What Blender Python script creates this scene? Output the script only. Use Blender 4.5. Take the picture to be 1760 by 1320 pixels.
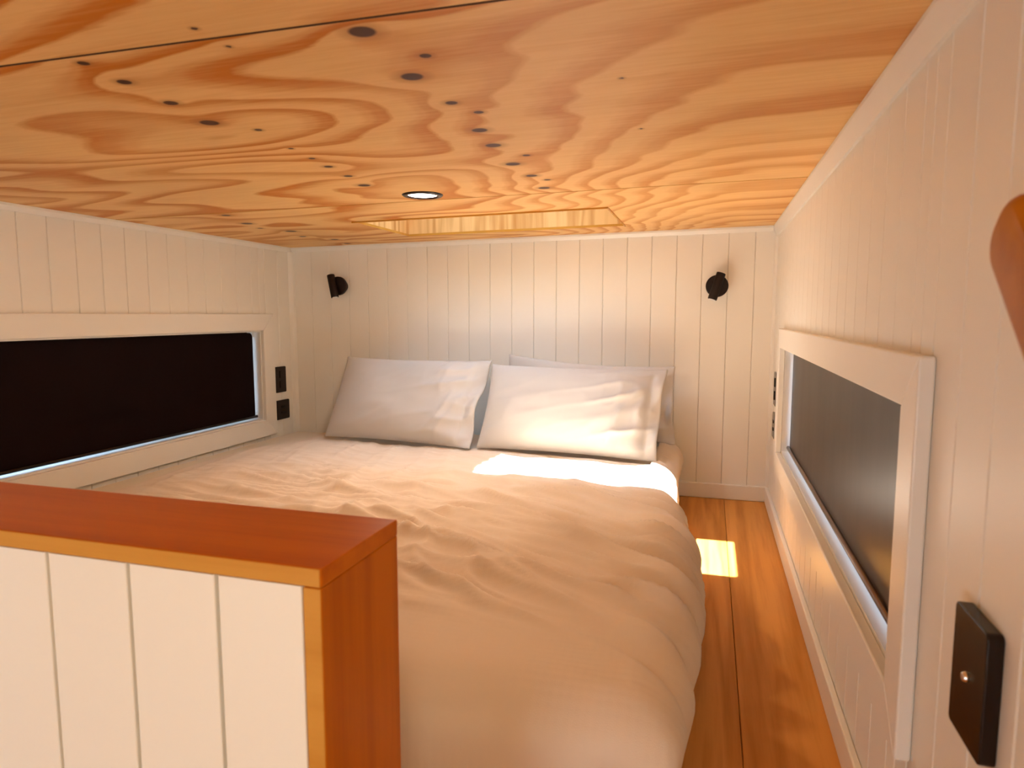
import bpy, bmesh, math
import numpy as np
from mathutils import Vector, Matrix
for o in list(bpy.data.objects):
    bpy.data.objects.remove(o, do_unlink=True)
sc = bpy.context.scene
COL = sc.collection
R = math.radians

# ------------------------------------------------------------------ camera
# world: X to the right, Y into the room, Z up, loft floor at z = 0
cam_d = bpy.data.cameras.new('camera')
cam = bpy.data.objects.new('camera', cam_d); COL.objects.link(cam)
cam.location = (0, 0, 0.7495)
cam.rotation_euler = (R(90 - 5.916), 0, R(16.514))
cam_d.sensor_width = 36; cam_d.lens = 36 * 1143.5 / 1760
cam_d.clip_start = 0.02
cam_d.dof.use_dof = True; cam_d.dof.focus_distance = 2.0; cam_d.dof.aperture_fstop = 8.0
sc.camera = cam

# ------------------------------------------------------------------ sky, sun, exposure
w = bpy.data.worlds.new('sky'); sc.world = w; w.use_nodes = True
bg = w.node_tree.nodes['Background']
bg.inputs['Color'].default_value = (0.52, 0.74, 1.0, 1); bg.inputs['Strength'].default_value = 4.0

sun_d = bpy.data.lights.new('sun', 'SUN'); sun_d.energy = 18.5; sun_d.angle = R(0.6); sun_d.color = (1.0, 0.98, 0.97)
sun = bpy.data.objects.new('sun', sun_d); COL.objects.link(sun)
sun.rotation_euler = Vector((0.418, -0.19, -1.083)).to_track_quat('-Z', 'Y').to_euler()

def area(name, loc, target, sx, sy, watts, color):
    d = bpy.data.lights.new(name, 'AREA'); d.shape = 'RECTANGLE'; d.size = sx; d.size_y = sy
    d.energy = watts; d.color = color
    o = bpy.data.objects.new(name, d); COL.objects.link(o); o.location = loc
    o.rotation_euler = (Vector(target) - Vector(loc)).to_track_quat('-Z', 'Y').to_euler()
    return o
# added warm fill lamp behind the camera, set in the added end window
area('end_fill_light', (-1.35, -2.64, -0.15), (-1.2, 0, 0.15), 0.94, 1.08, 6.3, (1.0, 0.74, 0.34))
# second added fill lamp, brightens the left wall from an added side window
area('side_fill_light', (0.252, -0.60, 0.705), (-1.944, 0.6, 0.80), 0.56, 0.40, 3.6, (1.0, 0.82, 0.56))

vs = sc.view_settings
vs.view_transform = 'Standard'; vs.look = 'None'; vs.exposure = 1.25; vs.gamma = 1.0; vs.use_curve_mapping = False

# ------------------------------------------------------------------ noise (numpy)
_rng = np.random.RandomState(7)
_perm = np.concatenate([_rng.permutation(256)] * 2)
_gr = np.stack([np.cos(np.linspace(0, 2 * np.pi, 256, endpoint=False)), np.sin(np.linspace(0, 2 * np.pi, 256, endpoint=False))], 1)
def pnoise(x, y):
    x = np.asarray(x, float) + 1000.0; y = np.asarray(y, float) + 1000.0
    xi = np.floor(x).astype(int); yi = np.floor(y).astype(int)
    xf = x - xi; yf = y - yi
    u = xf ** 3 * (xf * (xf * 6 - 15) + 10); v = yf ** 3 * (yf * (yf * 6 - 15) + 10)
    def g(ix, iy, fx, fy):
        h = _perm[(_perm[ix & 255] + iy) & 255]
        return _gr[h, 0] * fx + _gr[h, 1] * fy
    a = g(xi, yi, xf, yf); b = g(xi + 1, yi, xf - 1, yf)
    c = g(xi, yi + 1, xf, yf - 1); d = g(xi + 1, yi + 1, xf - 1, yf - 1)
    return (a + u * (b - a)) + v * ((c + u * (d - c)) - (a + u * (b - a)))
def fbm(x, y, n=3):
    s = 0; a = 1.0
    for i in range(n):
        s = s + a * pnoise(x * 2 ** i + 17.3 * i, y * 2 ** i - 9.1 * i); a *= 0.5
    return s
def ridge(x, y, k=2.0):
    return np.clip(1 - np.abs(pnoise(x, y)) * k, 0, 1) ** 2
def sstep(a, b, x):
    t = np.clip((np.asarray(x, float) - a) / (b - a), 0, 1); return t * t * (3 - 2 * t)

# ------------------------------------------------------------------ materials
def new_mat(name):
    m = bpy.data.materials.new(name); m.use_nodes = True
    nt = m.node_tree; b = nt.nodes['Principled BSDF']
    return m, nt, b
def N(nt, t, **kw):
    n = nt.nodes.new(t)
    for k, v in kw.items():
        if k in n.inputs: n.inputs[k].default_value = v
        else: setattr(n, k, v)
    return n
def plain(name, col, rough=0.5, var=0.03, scale=12.0, bump=0.0, bscale=200.0, metallic=0.0, spec=0.5):
    m, nt, b = new_mat(name)
    tc = N(nt, 'ShaderNodeTexCoord'); nz = N(nt, 'ShaderNodeTexNoise', Scale=scale, Detail=3.0)
    nt.links.new(tc.outputs['Object'], nz.inputs['Vector'])
    mr = N(nt, 'ShaderNodeMapRange'); mr.inputs['To Min'].default_value = 1 - var; mr.inputs['To Max'].default_value = 1 + var
    nt.links.new(nz.outputs['Fac'], mr.inputs['Value'])
    vm = N(nt, 'ShaderNodeVectorMath', operation='SCALE'); vm.inputs[0].default_value = col
    nt.links.new(mr.outputs['Result'], vm.inputs['Scale']); nt.links.new(vm.outputs['Vector'], b.inputs['Base Color'])
    b.inputs['Roughness'].default_value = rough; b.inputs['Metallic'].default_value = metallic
    b.inputs['Specular IOR Level'].default_value = spec
    if bump:
        n2 = N(nt, 'ShaderNodeTexNoise', Scale=bscale, Detail=2.0); nt.links.new(tc.outputs['Object'], n2.inputs['Vector'])
        bp = N(nt, 'ShaderNodeBump', Strength=bump, Distance=0.001); nt.links.new(n2.outputs['Fac'], bp.inputs['Height'])
        nt.links.new(bp.outputs['Normal'], b.inputs['Normal'])
    return m
def wood(name, light, dark, axis='X', fine=60.0, rough=0.4, ring=5.0, contrast=1.0, rnd=True):
    """straight-grained timber; grain runs along axis"""
    m, nt, b = new_mat(name)
    tc = N(nt, 'ShaderNodeTexCoord'); mp = N(nt, 'ShaderNodeMapping')
    sc_ = {'X': (0.05, 1, 1), 'Y': (1, 0.05, 1), 'Z': (1, 1, 0.05)}[axis]
    mp.inputs['Scale'].default_value = sc_
    nt.links.new(tc.outputs['Object'], mp.inputs['Vector'])
    if rnd:
        oi = N(nt, 'ShaderNodeObjectInfo'); cx = N(nt, 'ShaderNodeCombineXYZ')
        mu = N(nt, 'ShaderNodeMath', operation='MULTIPLY'); mu.inputs[1].default_value = 13.0
        nt.links.new(oi.outputs['Random'], mu.inputs[0])
        for i in range(3): nt.links.new(mu.outputs[0], cx.inputs[i])
        nt.links.new(cx.outputs[0], mp.inputs['Location'])
    n1 = N(nt, 'ShaderNodeTexNoise', Scale=fine, Detail=4.0, Roughness=0.6); nt.links.new(mp.outputs[0], n1.inputs['Vector'])
    n2 = N(nt, 'ShaderNodeTexNoise', Scale=ring, Detail=2.0, Distortion=0.6); nt.links.new(mp.outputs[0], n2.inputs['Vector'])
    m3 = N(nt, 'ShaderNodeMath', operation='MULTIPLY'); m3.inputs[1].default_value = 6.0; nt.links.new(n2.outputs['Fac'], m3.inputs[0])
    fr = N(nt, 'ShaderNodeMath', operation='PINGPONG'); fr.inputs[1].default_value = 0.5; nt.links.new(m3.outputs[0], fr.inputs[0])
    ad = N(nt, 'ShaderNodeMath', operation='ADD'); nt.links.new(fr.outputs[0], ad.inputs[0]); nt.links.new(n1.outputs['Fac'], ad.inputs[1])
    cr = N(nt, 'ShaderNodeValToRGB'); e = cr.color_ramp.elements
    e[0].position = 0.5 - 0.28 / contrast; e[0].color = (*dark, 1); e[1].position = min(1, 0.72 + 0.2 / contrast); e[1].color = (*light, 1)
    nt.links.new(ad.outputs[0], cr.inputs['Fac']); nt.links.new(cr.outputs['Color'], b.inputs['Base Color'])
    b.inputs['Roughness'].default_value = rough; b.inputs['Specular IOR Level'].default_value = 0.10
    bp = N(nt, 'ShaderNodeBump', Strength=0.12, Distance=0.001); nt.links.new(n1.outputs['Fac'], bp.inputs['Height'])
    nt.links.new(bp.outputs['Normal'], b.inputs['Normal'])
    return m
def plywood():
    """rotary-cut pine ply: bands of the 'grain' field, knots from the 'knot' distance field"""
    m, nt, b = new_mat('pine_plywood')
    L = nt.links.new
    ag = N(nt, 'ShaderNodeAttribute', attribute_name='grain'); ak = N(nt, 'ShaderNodeAttribute', attribute_name='knot')
    am = N(nt, 'ShaderNodeAttribute', attribute_name='softness')
    tc = N(nt, 'ShaderNodeTexCoord'); mp = N(nt, 'ShaderNodeMapping'); mp.inputs['Scale'].default_value = (6, 120, 120)
    L(tc.outputs['Object'], mp.inputs['Vector'])
    fine = N(nt, 'ShaderNodeTexNoise', Scale=1.0, Detail=4.0, Roughness=0.65); L(mp.outputs[0], fine.inputs['Vector'])
    # jitter the field slightly with the fine grain
    f1 = N(nt, 'ShaderNodeMath', operation='MULTIPLY_ADD'); L(fine.outputs['Fac'], f1.inputs[0]); f1.inputs[1].default_value = 0.16
    L(ag.outputs['Fac'], f1.inputs[2])
    fr = N(nt, 'ShaderNodeMath', operation='FRACT'); L(f1.outputs[0], fr.inputs[0])
    cr = N(nt, 'ShaderNodeValToRGB'); cr.color_ramp.interpolation = 'EASE'
    e = cr.color_ramp.elements
    e[0].position = 0.0; e[0].color = (0, 0, 0, 1); e[1].position = 1.0; e[1].color = (0.05, 0.05, 0.05, 1)
    for p_, v_ in ((0.35, 0.06), (0.55, 0.40), (0.74, 0.85), (0.90, 1.0), (0.95, 0.55)):
        x = e.new(p_); x.color = (v_, v_, v_, 1)
    L(fr.outputs[0], cr.inputs['Fac'])
    bandf = N(nt, 'ShaderNodeMath', operation='MULTIPLY'); L(cr.outputs['Color'], bandf.inputs[0]); L(am.outputs['Fac'], bandf.inputs[1])
    # fine streaks
    st = N(nt, 'ShaderNodeMapRange'); st.inputs['From Min'].default_value = 0.35; st.inputs['From Max'].default_value = 0.7
    st.inputs['To Min'].default_value = -0.06; st.inputs['To Max'].default_value = 0.16
    L(fine.outputs['Fac'], st.inputs['Value'])
    ad = N(nt, 'ShaderNodeMath', operation='ADD', use_clamp=True); L(bandf.outputs[0], ad.inputs[0]); L(st.outputs['Result'], ad.inputs[1])
    mx = N(nt, 'ShaderNodeMix', data_type='RGBA'); mx.inputs['A'].default_value = PLY_LIGHT; mx.inputs['B'].default_value = PLY_BAND
    L(ad.outputs[0], mx.inputs['Factor'])
    # blotchy tone
    blot = N(nt, 'ShaderNodeTexNoise', Scale=3.0, Detail=3.0); L(tc.outputs['Object'], blot.inputs['Vector'])
    bm = N(nt, 'ShaderNodeMapRange'); bm.inputs['To Min'].default_value = 0.86; bm.inputs['To Max'].default_value = 1.12; L(blot.outputs['Fac'], bm.inputs['Value'])
    vs_ = N(nt, 'ShaderNodeVectorMath', operation='SCALE'); L(mx.outputs['Result'], vs_.inputs[0]); L(bm.outputs['Result'], vs_.inputs['Scale'])
    # knots
    kr = N(nt, 'ShaderNodeMapRange'); kr.inputs['From Min'].default_value = 0.85; kr.inputs['From Max'].default_value = 1.12
    kr.inputs['To Min'].default_value = 1.0; kr.inputs['To Max'].default_value = 0.0; L(ak.outputs['Fac'], kr.inputs['Value'])
    kh = N(nt, 'ShaderNodeMapRange'); kh.inputs['From Min'].default_value = 1.0; kh.inputs['From Max'].default_value = 2.2
    kh.inputs['To Min'].default_value = 0.55; kh.inputs['To Max'].default_value = 0.0; L(ak.outputs['Fac'], kh.inputs['Value'])
    m1 = N(nt, 'ShaderNodeMix', data_type='RGBA'); L(kh.outputs['Result'], m1.inputs['Factor']); L(vs_.outputs['Vector'], m1.inputs['A']); m1.inputs['B'].default_value = (0.42, 0.16, 0.035, 1)
    m2 = N(nt, 'ShaderNodeMix', data_type='RGBA'); L(kr.outputs['Result'], m2.inputs['Factor']); L(m1.outputs['Result'], m2.inputs['A']); m2.inputs['B'].default_value = (0.075, 0.022, 0.010, 1)
    L(m2.outputs['Result'], b.inputs['Base Color'])
    b.inputs['Roughness'].default_value = 0.45; b.inputs['Specular IOR Level'].default_value = 0.18
    bp = N(nt, 'ShaderNodeBump', Strength=0.10, Distance=0.001); L(fine.outputs['Fac'], bp.inputs['Height']); L(bp.outputs['Normal'], b.inputs['Normal'])
    return m
def linen(name, col, grid=0.0):
    m, nt, b = new_mat(name); L = nt.links.new
    tc = N(nt, 'ShaderNodeTexCoord')
    nz = N(nt, 'ShaderNodeTexNoise', Scale=5.0, Detail=3.0); L(tc.outputs['Object'], nz.inputs['Vector'])
    mr = N(nt, 'ShaderNodeMapRange'); mr.inputs['To Min'].default_value = 0.96; mr.inputs['To Max'].default_value = 1.03; L(nz.outputs['Fac'], mr.inputs['Value'])
    vm = N(nt, 'ShaderNodeVectorMath', operation='SCALE'); vm.inputs[0].default_value = col; L(mr.outputs['Result'], vm.inputs['Scale'])
    L(vm.outputs['Vector'], b.inputs['Base Color']); b.inputs['Roughness'].default_value = 0.85
    b.inputs['Sheen Weight'].default_value = 0.15; b.inputs['Specular IOR Level'].default_value = 0.2
    wv = N(nt, 'ShaderNodeTexNoise', Scale=600.0, Detail=2.0); L(tc.outputs['Object'], wv.inputs['Vector'])
    h = wv.outputs['Fac']
    if grid:
        sx = N(nt, 'ShaderNodeSeparateXYZ'); L(tc.outputs['Object'], sx.inputs[0])
        acc = None
        for ax in (0, 1):
            mu = N(nt, 'ShaderNodeMath', operation='MULTIPLY'); L(sx.outputs[ax], mu.inputs[0]); mu.inputs[1].default_value = 2 * math.pi / 0.014
            sn = N(nt, 'ShaderNodeMath', operation='SINE'); L(mu.outputs[0], sn.inputs[0])
            if acc is None: acc = sn
            else:
                a2 = N(nt, 'ShaderNodeMath', operation='ADD'); L(acc.outputs[0], a2.inputs[0]); L(sn.outputs[0], a2.inputs[1]); acc = a2
        mg = N(nt, 'ShaderNodeMath', operation='MULTIPLY_ADD'); L(acc.outputs[0], mg.inputs[0]); mg.inputs[1].default_value = grid; L(h, mg.inputs[2]); h = mg.outputs[0]
    bp = N(nt, 'ShaderNodeBump', Strength=0.25, Distance=0.001); L(h, bp.inputs['Height']); L(bp.outputs['Normal'], b.inputs['Normal'])
    return m
def glass(name):
    m, nt, b = new_mat(name); L = nt.links.new
    nt.nodes.remove(b); out = nt.nodes['Material Output']
    tr = N(nt, 'ShaderNodeBsdfTransparent'); tr.inputs['Color'].default_value = (0.93, 0.96, 0.97, 1)
    gl = N(nt, 'ShaderNodeBsdfGlossy', Roughness=0.02); lw = N(nt, 'ShaderNodeFresnel', IOR=1.45)
    mx = N(nt, 'ShaderNodeMixShader'); L(lw.outputs[0], mx.inputs[0]); L(tr.outputs[0], mx.inputs[1]); L(gl.outputs[0], mx.inputs[2]); L(mx.outputs[0], out.inputs['Surface'])
    return m
def emit(name, col, s):
    m, nt, b = new_mat(name)
    b.inputs['Base Color'].default_value = (0.9, 0.9, 0.9, 1); b.inputs['Emission Color'].default_value = (*col, 1); b.inputs['Emission Strength'].default_value = s
    return m
def blind_fabric(name, r0, r1, spec):
    m, nt, b = new_mat(name); L = nt.links.new
    tc = N(nt, 'ShaderNodeTexCoord'); mp = N(nt, 'ShaderNodeMapping'); mp.inputs['Scale'].default_value = (1, 5, 1.2); L(tc.outputs['Object'], mp.inputs['Vector'])
    nz = N(nt, 'ShaderNodeTexNoise', Scale=2.0, Detail=4.0); L(mp.outputs[0], nz.inputs['Vector'])
    mr = N(nt, 'ShaderNodeMapRange'); mr.inputs['To Min'].default_value = r0; mr.inputs['To Max'].default_value = r1; L(nz.outputs['Fac'], mr.inputs['Value'])
    L(mr.outputs['Result'], b.inputs['Roughness'])
    b.inputs['Base Color'].default_value = (0.008, 0.002, 0.002, 1); b.inputs['Specular IOR Level'].default_value = spec
    bp = N(nt, 'ShaderNodeBump', Strength=0.04, Distance=0.01); L(nz.outputs['Fac'], bp.inputs['Height']); L(bp.outputs['Normal'], b.inputs['Normal'])
    return m

PLY_LIGHT = (0.93, 0.57, 0.22, 1); PLY_BAND = (0.62, 0.19, 0.004, 1)
M_PAINT = plain('painted_lining', (0.905, 0.865, 0.79), 0.42, 0.012, 4)
M_TRIM = plain('painted_trim', (0.90, 0.86, 0.79), 0.36, 0.012, 4)
M_BACK = plain('board_backing', (0.40, 0.27, 0.15), 0.8, 0.05)
M_SHELL = plain('building_shell', (0.60, 0.45, 0.28), 0.8, 0.05)
M_PLY = plywood()
M_PLYEDGE = plain('plywood_core', (0.10, 0.04, 0.015), 0.8, 0.1)
M_PINE = wood('clear_pine', (0.80, 0.50, 0.21), (0.50, 0.20, 0.04), 'Z', 40, 0.5, 9.0)
M_FLOOR = wood('oak_floorboard', (0.74, 0.33, 0.075), (0.46, 0.165, 0.018), 'Y', 55, 0.42, 7.0, 0.9)
M_CAP = wood('oiled_oak_cap', (0.60, 0.155, 0.004), (0.46, 0.095, 0.002), 'X', 90, 0.33, 6.0, 0.8)
M_CAPV = wood('oiled_oak_upright', (0.58, 0.155, 0.004), (0.40, 0.088, 0.002), 'Z', 90, 0.33, 6.0, 0.8)
M_LIP = wood('oak_edge_strip', (0.62, 0.30, 0.055), (0.50, 0.21, 0.028), 'X', 70, 0.4, 5.0, 0.8)
M_RAIL = wood('varnished_handrail', (0.50, 0.17, 0.010), (0.38, 0.10, 0.005), 'X', 60, 0.3, 6.0, 0.7)
M_LINEN = linen('white_cotton_pillowcase', (0.66, 0.615, 0.575))
M_DUVET = linen('white_seersucker_cotton', (0.84, 0.69, 0.55), 0.35)
M_SHEET = linen('cotton_sheet', (0.84, 0.72, 0.56))
M_BLACK = plain('black_plastic', (0.009, 0.002, 0.0015), 0.22, 0.1, 30, spec=0.3)
M_MATTE = plain('matte_black_metal', (0.010, 0.003, 0.002), 0.5, 0.1, 30, spec=0.3)
M_BLIND = blind_fabric('blackout_fabric', 0.7, 0.8, 0.10)
M_BLINDG = blind_fabric('glossy_blackout_fabric', 0.30, 0.36, 0.42)
M_BAR = plain('bronze_bottom_bar', (0.16, 0.10, 0.07), 0.22, 0.05, 20, metallic=0.8)
M_SILVER = plain('brushed_steel', (0.75, 0.72, 0.70), 0.25, 0.05, 40, metallic=1.0)
M_WHITEPL = plain('white_plastic', (0.86, 0.84, 0.80), 0.4, 0.02, 20)
M_GLASS = glass('window_glass')
M_LED = emit('lit_diffuser', (1.0, 0.93, 0.82), 7.0)

# ------------------------------------------------------------------ object helpers
def link(name, me, mat, parent=None, loc=None):
    o = bpy.data.objects.new(name, me); COL.objects.link(o)
    if mat is not None and not me.materials: me.materials.append(mat)
    if parent is not None: o.parent = parent
    if loc is not None: o.location = loc
    return o
def shift(me, v):
    me.transform(Matrix.Translation(v)); return me
def thing(name, label, cat, loc, group=None):
    o = bpy.data.objects.new(name, None); COL.objects.link(o); o.location = loc
    o.empty_display_size = 0.05
    return tag(o, label, cat, group)
def tag(o, label, cat, group=None):
    o['label'] = label; o['category'] = cat
    if group: o['group'] = group
    return o
def root_loc(o):
    v = Vector(o.location)
    return v if o.parent is None else v + root_loc(o.parent)
def part(name, me, mat, parent):
    """mesh given in world coordinates"""
    shift(me, -root_loc(parent)); return link(name, me, mat, parent)
def solo(name, me, mat, loc, label, cat, group=None):
    shift(me, -Vector(loc)); return tag(link(name, me, mat, None, loc), label, cat, group)
def struct(name, me, mat, label=None):
    o = link(name, me, mat); o['kind'] = 'structure'
    if label: o['label'] = label
    return o
def bm_mesh(bm, name='mesh', smooth=False):
    me = bpy.data.meshes.new(name); bm.normal_update(); bm.to_mesh(me); bm.free()
    if smooth:
        for p in me.polygons: p.use_smooth = True
    return me
def add_box(bm, x0, x1, y0, y1, z0, z1):
    vs_ = [bm.verts.new(c) for c in ((x0, y0, z0), (x1, y0, z0), (x1, y1, z0), (x0, y1, z0), (x0, y0, z1), (x1, y0, z1), (x1, y1, z1), (x0, y1, z1))]
    for f in ((0, 3, 2, 1), (4, 5, 6, 7), (0, 1, 5, 4), (1, 2, 6, 5), (2, 3, 7, 6), (3, 0, 4, 7)):
        bm.faces.new([vs_[i] for i in f])
def box(x0, x1, y0, y1, z0, z1, bev=0.0, seg=2):
    bm = bmesh.new(); add_box(bm, x0, x1, y0, y1, z0, z1)
    if bev:
        bmesh.ops.bevel(bm, geom=bm.edges[:], offset=bev, segments=seg, profile=0.5, affect='EDGES')
    return bm_mesh(bm)
def boxes(lst):
    bm = bmesh.new()
    for b in lst: add_box(bm, *b)
    return bm_mesh(bm)
def prism(pts, axis, a, b, bev=0.0, seg=2):
    """polygon pts (2-D) extruded along axis from a to b. axis 0: pts=(y,z); 1: (x,z); 2: (x,y)"""
    bm = bmesh.new()
    def mk(p, t): return {0: (t, p[0], p[1]), 1: (p[0], t, p[1]), 2: (p[0], p[1], t)}[axis]
    A = [bm.verts.new(mk(p, a)) for p in pts]; B = [bm.verts.new(mk(p, b)) for p in pts]
    bm.faces.new(A); bm.faces.new(B[::-1]); n = len(pts)
    for i in range(n): bm.faces.new((A[i], B[i], B[(i + 1) % n], A[(i + 1) % n]))
    bmesh.ops.recalc_face_normals(bm, faces=bm.faces[:])
    if bev: bmesh.ops.bevel(bm, geom=bm.edges[:], offset=bev, segments=seg, profile=0.5, affect='EDGES')
    return bm_mesh(bm)
def rrect(cx, cy, w_, h_, r, n=6, skip=()):
    """rounded rectangle outline; corners numbered ccw from bottom-left; skip leaves a corner square"""
    pts = []
    for k, (sx, sy, a0) in enumerate(((-1, -1, 180), (1, -1, 270), (1, 1, 0), (-1, 1, 90))):
        if k in skip: pts.append((cx + sx * w_ / 2, cy + sy * h_ / 2)); continue
        ox, oy = cx + sx * (w_ / 2 - r), cy + sy * (h_ / 2 - r)
        for i in range(n + 1):
            a = R(a0 + 90 * i / n); pts.append((ox + r * math.cos(a), oy + r * math.sin(a)))
    return pts
def cyl(p0, p1, r0, r1=None, seg=28, bev=0.0, smooth=True):
    r1 = r0 if r1 is None else r1
    p0 = Vector(p0); p1 = Vector(p1); d = p1 - p0
    bm = bmesh.new()
    bmesh.ops.create_cone(bm, cap_ends=True, segments=seg, radius1=r0, radius2=r1, depth=d.length)
    if bev:
        ed = [e for e in bm.edges if abs(e.verts[0].co.z - e.verts[1].co.z) < 1e-6]
        bmesh.ops.bevel(bm, geom=ed, offset=bev, segments=3, profile=0.5, affect='EDGES')
    mt = Matrix.Translation((p0 + p1) / 2) @ d.to_track_quat('Z', 'Y').to_matrix().to_4x4()
    bmesh.ops.transform(bm, matrix=mt, verts=bm.verts[:])
    me = bm_mesh(bm)
    if smooth:
        for p in me.polygons: p.use_smooth = len(p.vertices) == 4
    return me
def lathe(prof, cx, cy, seg=40):
    """profile (r, z) turned about the vertical line through cx, cy"""
    bm = bmesh.new(); rings = []
    for r_, z in prof:
        rings.append([bm.verts.new((cx + r_ * math.cos(2 * math.pi * i / seg), cy + r_ * math.sin(2 * math.pi * i / seg), z)) for i in range(seg)])
    for a, b in zip(rings[:-1], rings[1:]):
        for i in range(seg): bm.faces.new((a[i], a[(i + 1) % seg], b[(i + 1) % seg], b[i]))
    bmesh.ops.recalc_face_normals(bm, faces=bm.faces[:])
    return bm_mesh(bm, smooth=True)
def grid_mesh(P, closed_u=False):
    """P: (n, m, 3) array"""
    n, m, _ = P.shape
    idx = np.arange(n * m).reshape(n, m)
    f = np.stack([idx[:-1, :-1], idx[1:, :-1], idx[1:, 1:], idx[:-1, 1:]], -1).reshape(-1, 4)
    me = bpy.data.meshes.new('sheet'); me.from_pydata(P.reshape(-1, 3).tolist(), [], f.tolist()); me.update()
    me.polygons.foreach_set('use_smooth', np.ones(len(me.polygons), bool))
    return me

# ------------------------------------------------------------------ dimensions
XL, XR, YB, YR = -1.944, 0.243, 2.807, -2.65      # lining faces of the side and end walls
LOW = -0.95                                        # living-room floor below the loft
BT = 0.010                                         # lining board thickness
def ZC(x): return 1.0695 + (x - XL) / (XR - XL) * 0.025    # ceiling falls slightly to the left
TOP = 1.10

# ------------------------------------------------------------------ wall lining boards
_bcache = {}
def board(w_, h_, c=0.0022, gap=0.0004):
    key = (round(w_, 4), round(h_, 4), c)
    if key not in _bcache:
        a = w_ / 2 - gap
        bm = bmesh.new()
        pts = [(-a, 0), (-a, -BT + c), (-a + c, -BT), (a - c, -BT), (a, -BT + c), (a, 0)]
        A = [bm.verts.new((x, y, 0)) for x, y in pts]; B = [bm.verts.new((x, y, h_)) for x, y in pts]
        bm.faces.new(A); bm.faces.new(B[::-1])
        for i in range(6): bm.faces.new((A[i], B[i], B[(i + 1) % 6], A[(i + 1) % 6]))
        bmesh.ops.recalc_face_normals(bm, faces=bm.faces[:])
        me = bm_mesh(bm); me.materials.append(M_PAINT); _bcache[key] = me
    return _bcache[key]
def put_board(parent, side, c, w_, z0, z1):
    o = link('board', board(w_, z1 - z0), None, parent)
    if side == 'back': o.location = (c, YB + BT, z0)
    elif side == 'left': o.location = (XL - BT, c, z0); o.rotation_euler = (0, 0, R(90))
    elif side == 'right': o.location = (XR + BT, c, z0); o.rotation_euler = (0, 0, R(-90))
    return o
def cuts(a, b, start, pitch, extra=()):
    g = [start + pitch * k for k in range(-80, 81)]
    g = sorted([a, b] + [x for x in g if a + 0.004 < x < b - 0.004] + [x for x in extra if a < x < b])
    return [(p, q) for p, q in zip(g[:-1], g[1:]) if q - p > 0.003]

# left and right window openings in their walls: y0, y1, z0, z1
WL = (0.90, 2.565, 0.272, 0.680)
WR = (0.905, 2.385, 0.286, 0.640)
WS = (-0.92, -0.28, 0.48, 0.93)          # added opening behind the camera, put in to house the side fill
def side_wall(name, X, s, W, V=None):
    """s = -1 left wall (solid lies towards -X), +1 right wall"""
    x0, x1 = sorted((X + s * BT, X + s * 0.10))
    near = [(x0, x1, YR - 0.1, W[0], LOW, TOP + 0.25)]
    if V: near = [(x0, x1, YR - 0.1, V[0], LOW, TOP + 0.25), (x0, x1, V[1], W[0], LOW, TOP + 0.25), (x0, x1, V[0], V[1], LOW, V[2]), (x0, x1, V[0], V[1], V[3], TOP + 0.25)]
    return struct(name, boxes(near + [(x0, x1, W[1], YB + 0.1, LOW, TOP + 0.25),
                               (x0, x1, W[0], W[1], LOW, W[2]), (x0, x1, W[0], W[1], W[3], TOP + 0.25)]), M_BACK)
wl = side_wall('wall_left', XL, -1, WL); wr = side_wall('wall_right', XR, 1, WR, WS)
wb = struct('wall_back', boxes([(XL - 0.1, XR + 0.1, YB + BT, YB + 0.1, -0.12, TOP + 0.25)]), M_BACK)
for wall, side, W, st, pt in ((wl, 'left', WL, 1.4815, 0.0938), (wr, 'right', WR, 0.857, 0.088)):
    for a, b in cuts(-0.6 if side == 'left' else -0.2, YB, st, pt, (W[0], W[1])):
        c, wd = (a + b) / 2, b - a
        zt = ZC(XL if side == 'left' else XR) - 0.001
        zb = 0.0 if a > 0.45 else LOW
        if W[0] < c < W[1]:
            put_board(wall, side, c, wd, zb, W[2]); put_board(wall, side, c, wd, W[3], zt)
        else: put_board(wall, side, c, wd, zb, zt)
for a, b in cuts(XL, XR, -1.83, 0.0996):
    put_board(wb, 'back', (a + b) / 2, b - a, 0.0, ZC((a + b) / 2) - 0.002)

# far end of the living space, behind the camera
EX0, EX1, EZ0, EZ1 = -1.85, -0.85, -0.72, 0.42  # added opening in the end wall, made for the end fill
struct('wall_front', boxes([(XL - 0.1, EX0, YR - 0.1, YR, LOW, TOP + 0.25), (EX1, XR + 0.1, YR - 0.1, YR, LOW, TOP + 0.25), (EX0, EX1, YR - 0.1, YR, LOW, EZ0), (EX0, EX1, YR - 0.1, YR, EZ1, TOP + 0.25)]), M_PAINT)
w5 = struct('added_window_5', boxes([(EX0, EX0 + 0.03, YR - 0.09, YR - 0.04, EZ0, EZ1), (EX1 - 0.03, EX1, YR - 0.09, YR - 0.04, EZ0, EZ1), (EX0 + 0.03, EX1 - 0.03, YR - 0.09, YR - 0.04, EZ0, EZ0 + 0.03), (EX0 + 0.03, EX1 - 0.03, YR - 0.09, YR - 0.04, EZ1 - 0.03, EZ1)]), M_TRIM)  # unseen window, added round the end fill lamp
link('pane', box(EX0 + 0.03, EX1 - 0.03, YR - 0.067, YR - 0.063, EZ0 + 0.03, EZ1 - 0.03), M_GLASS, w5)

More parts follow.
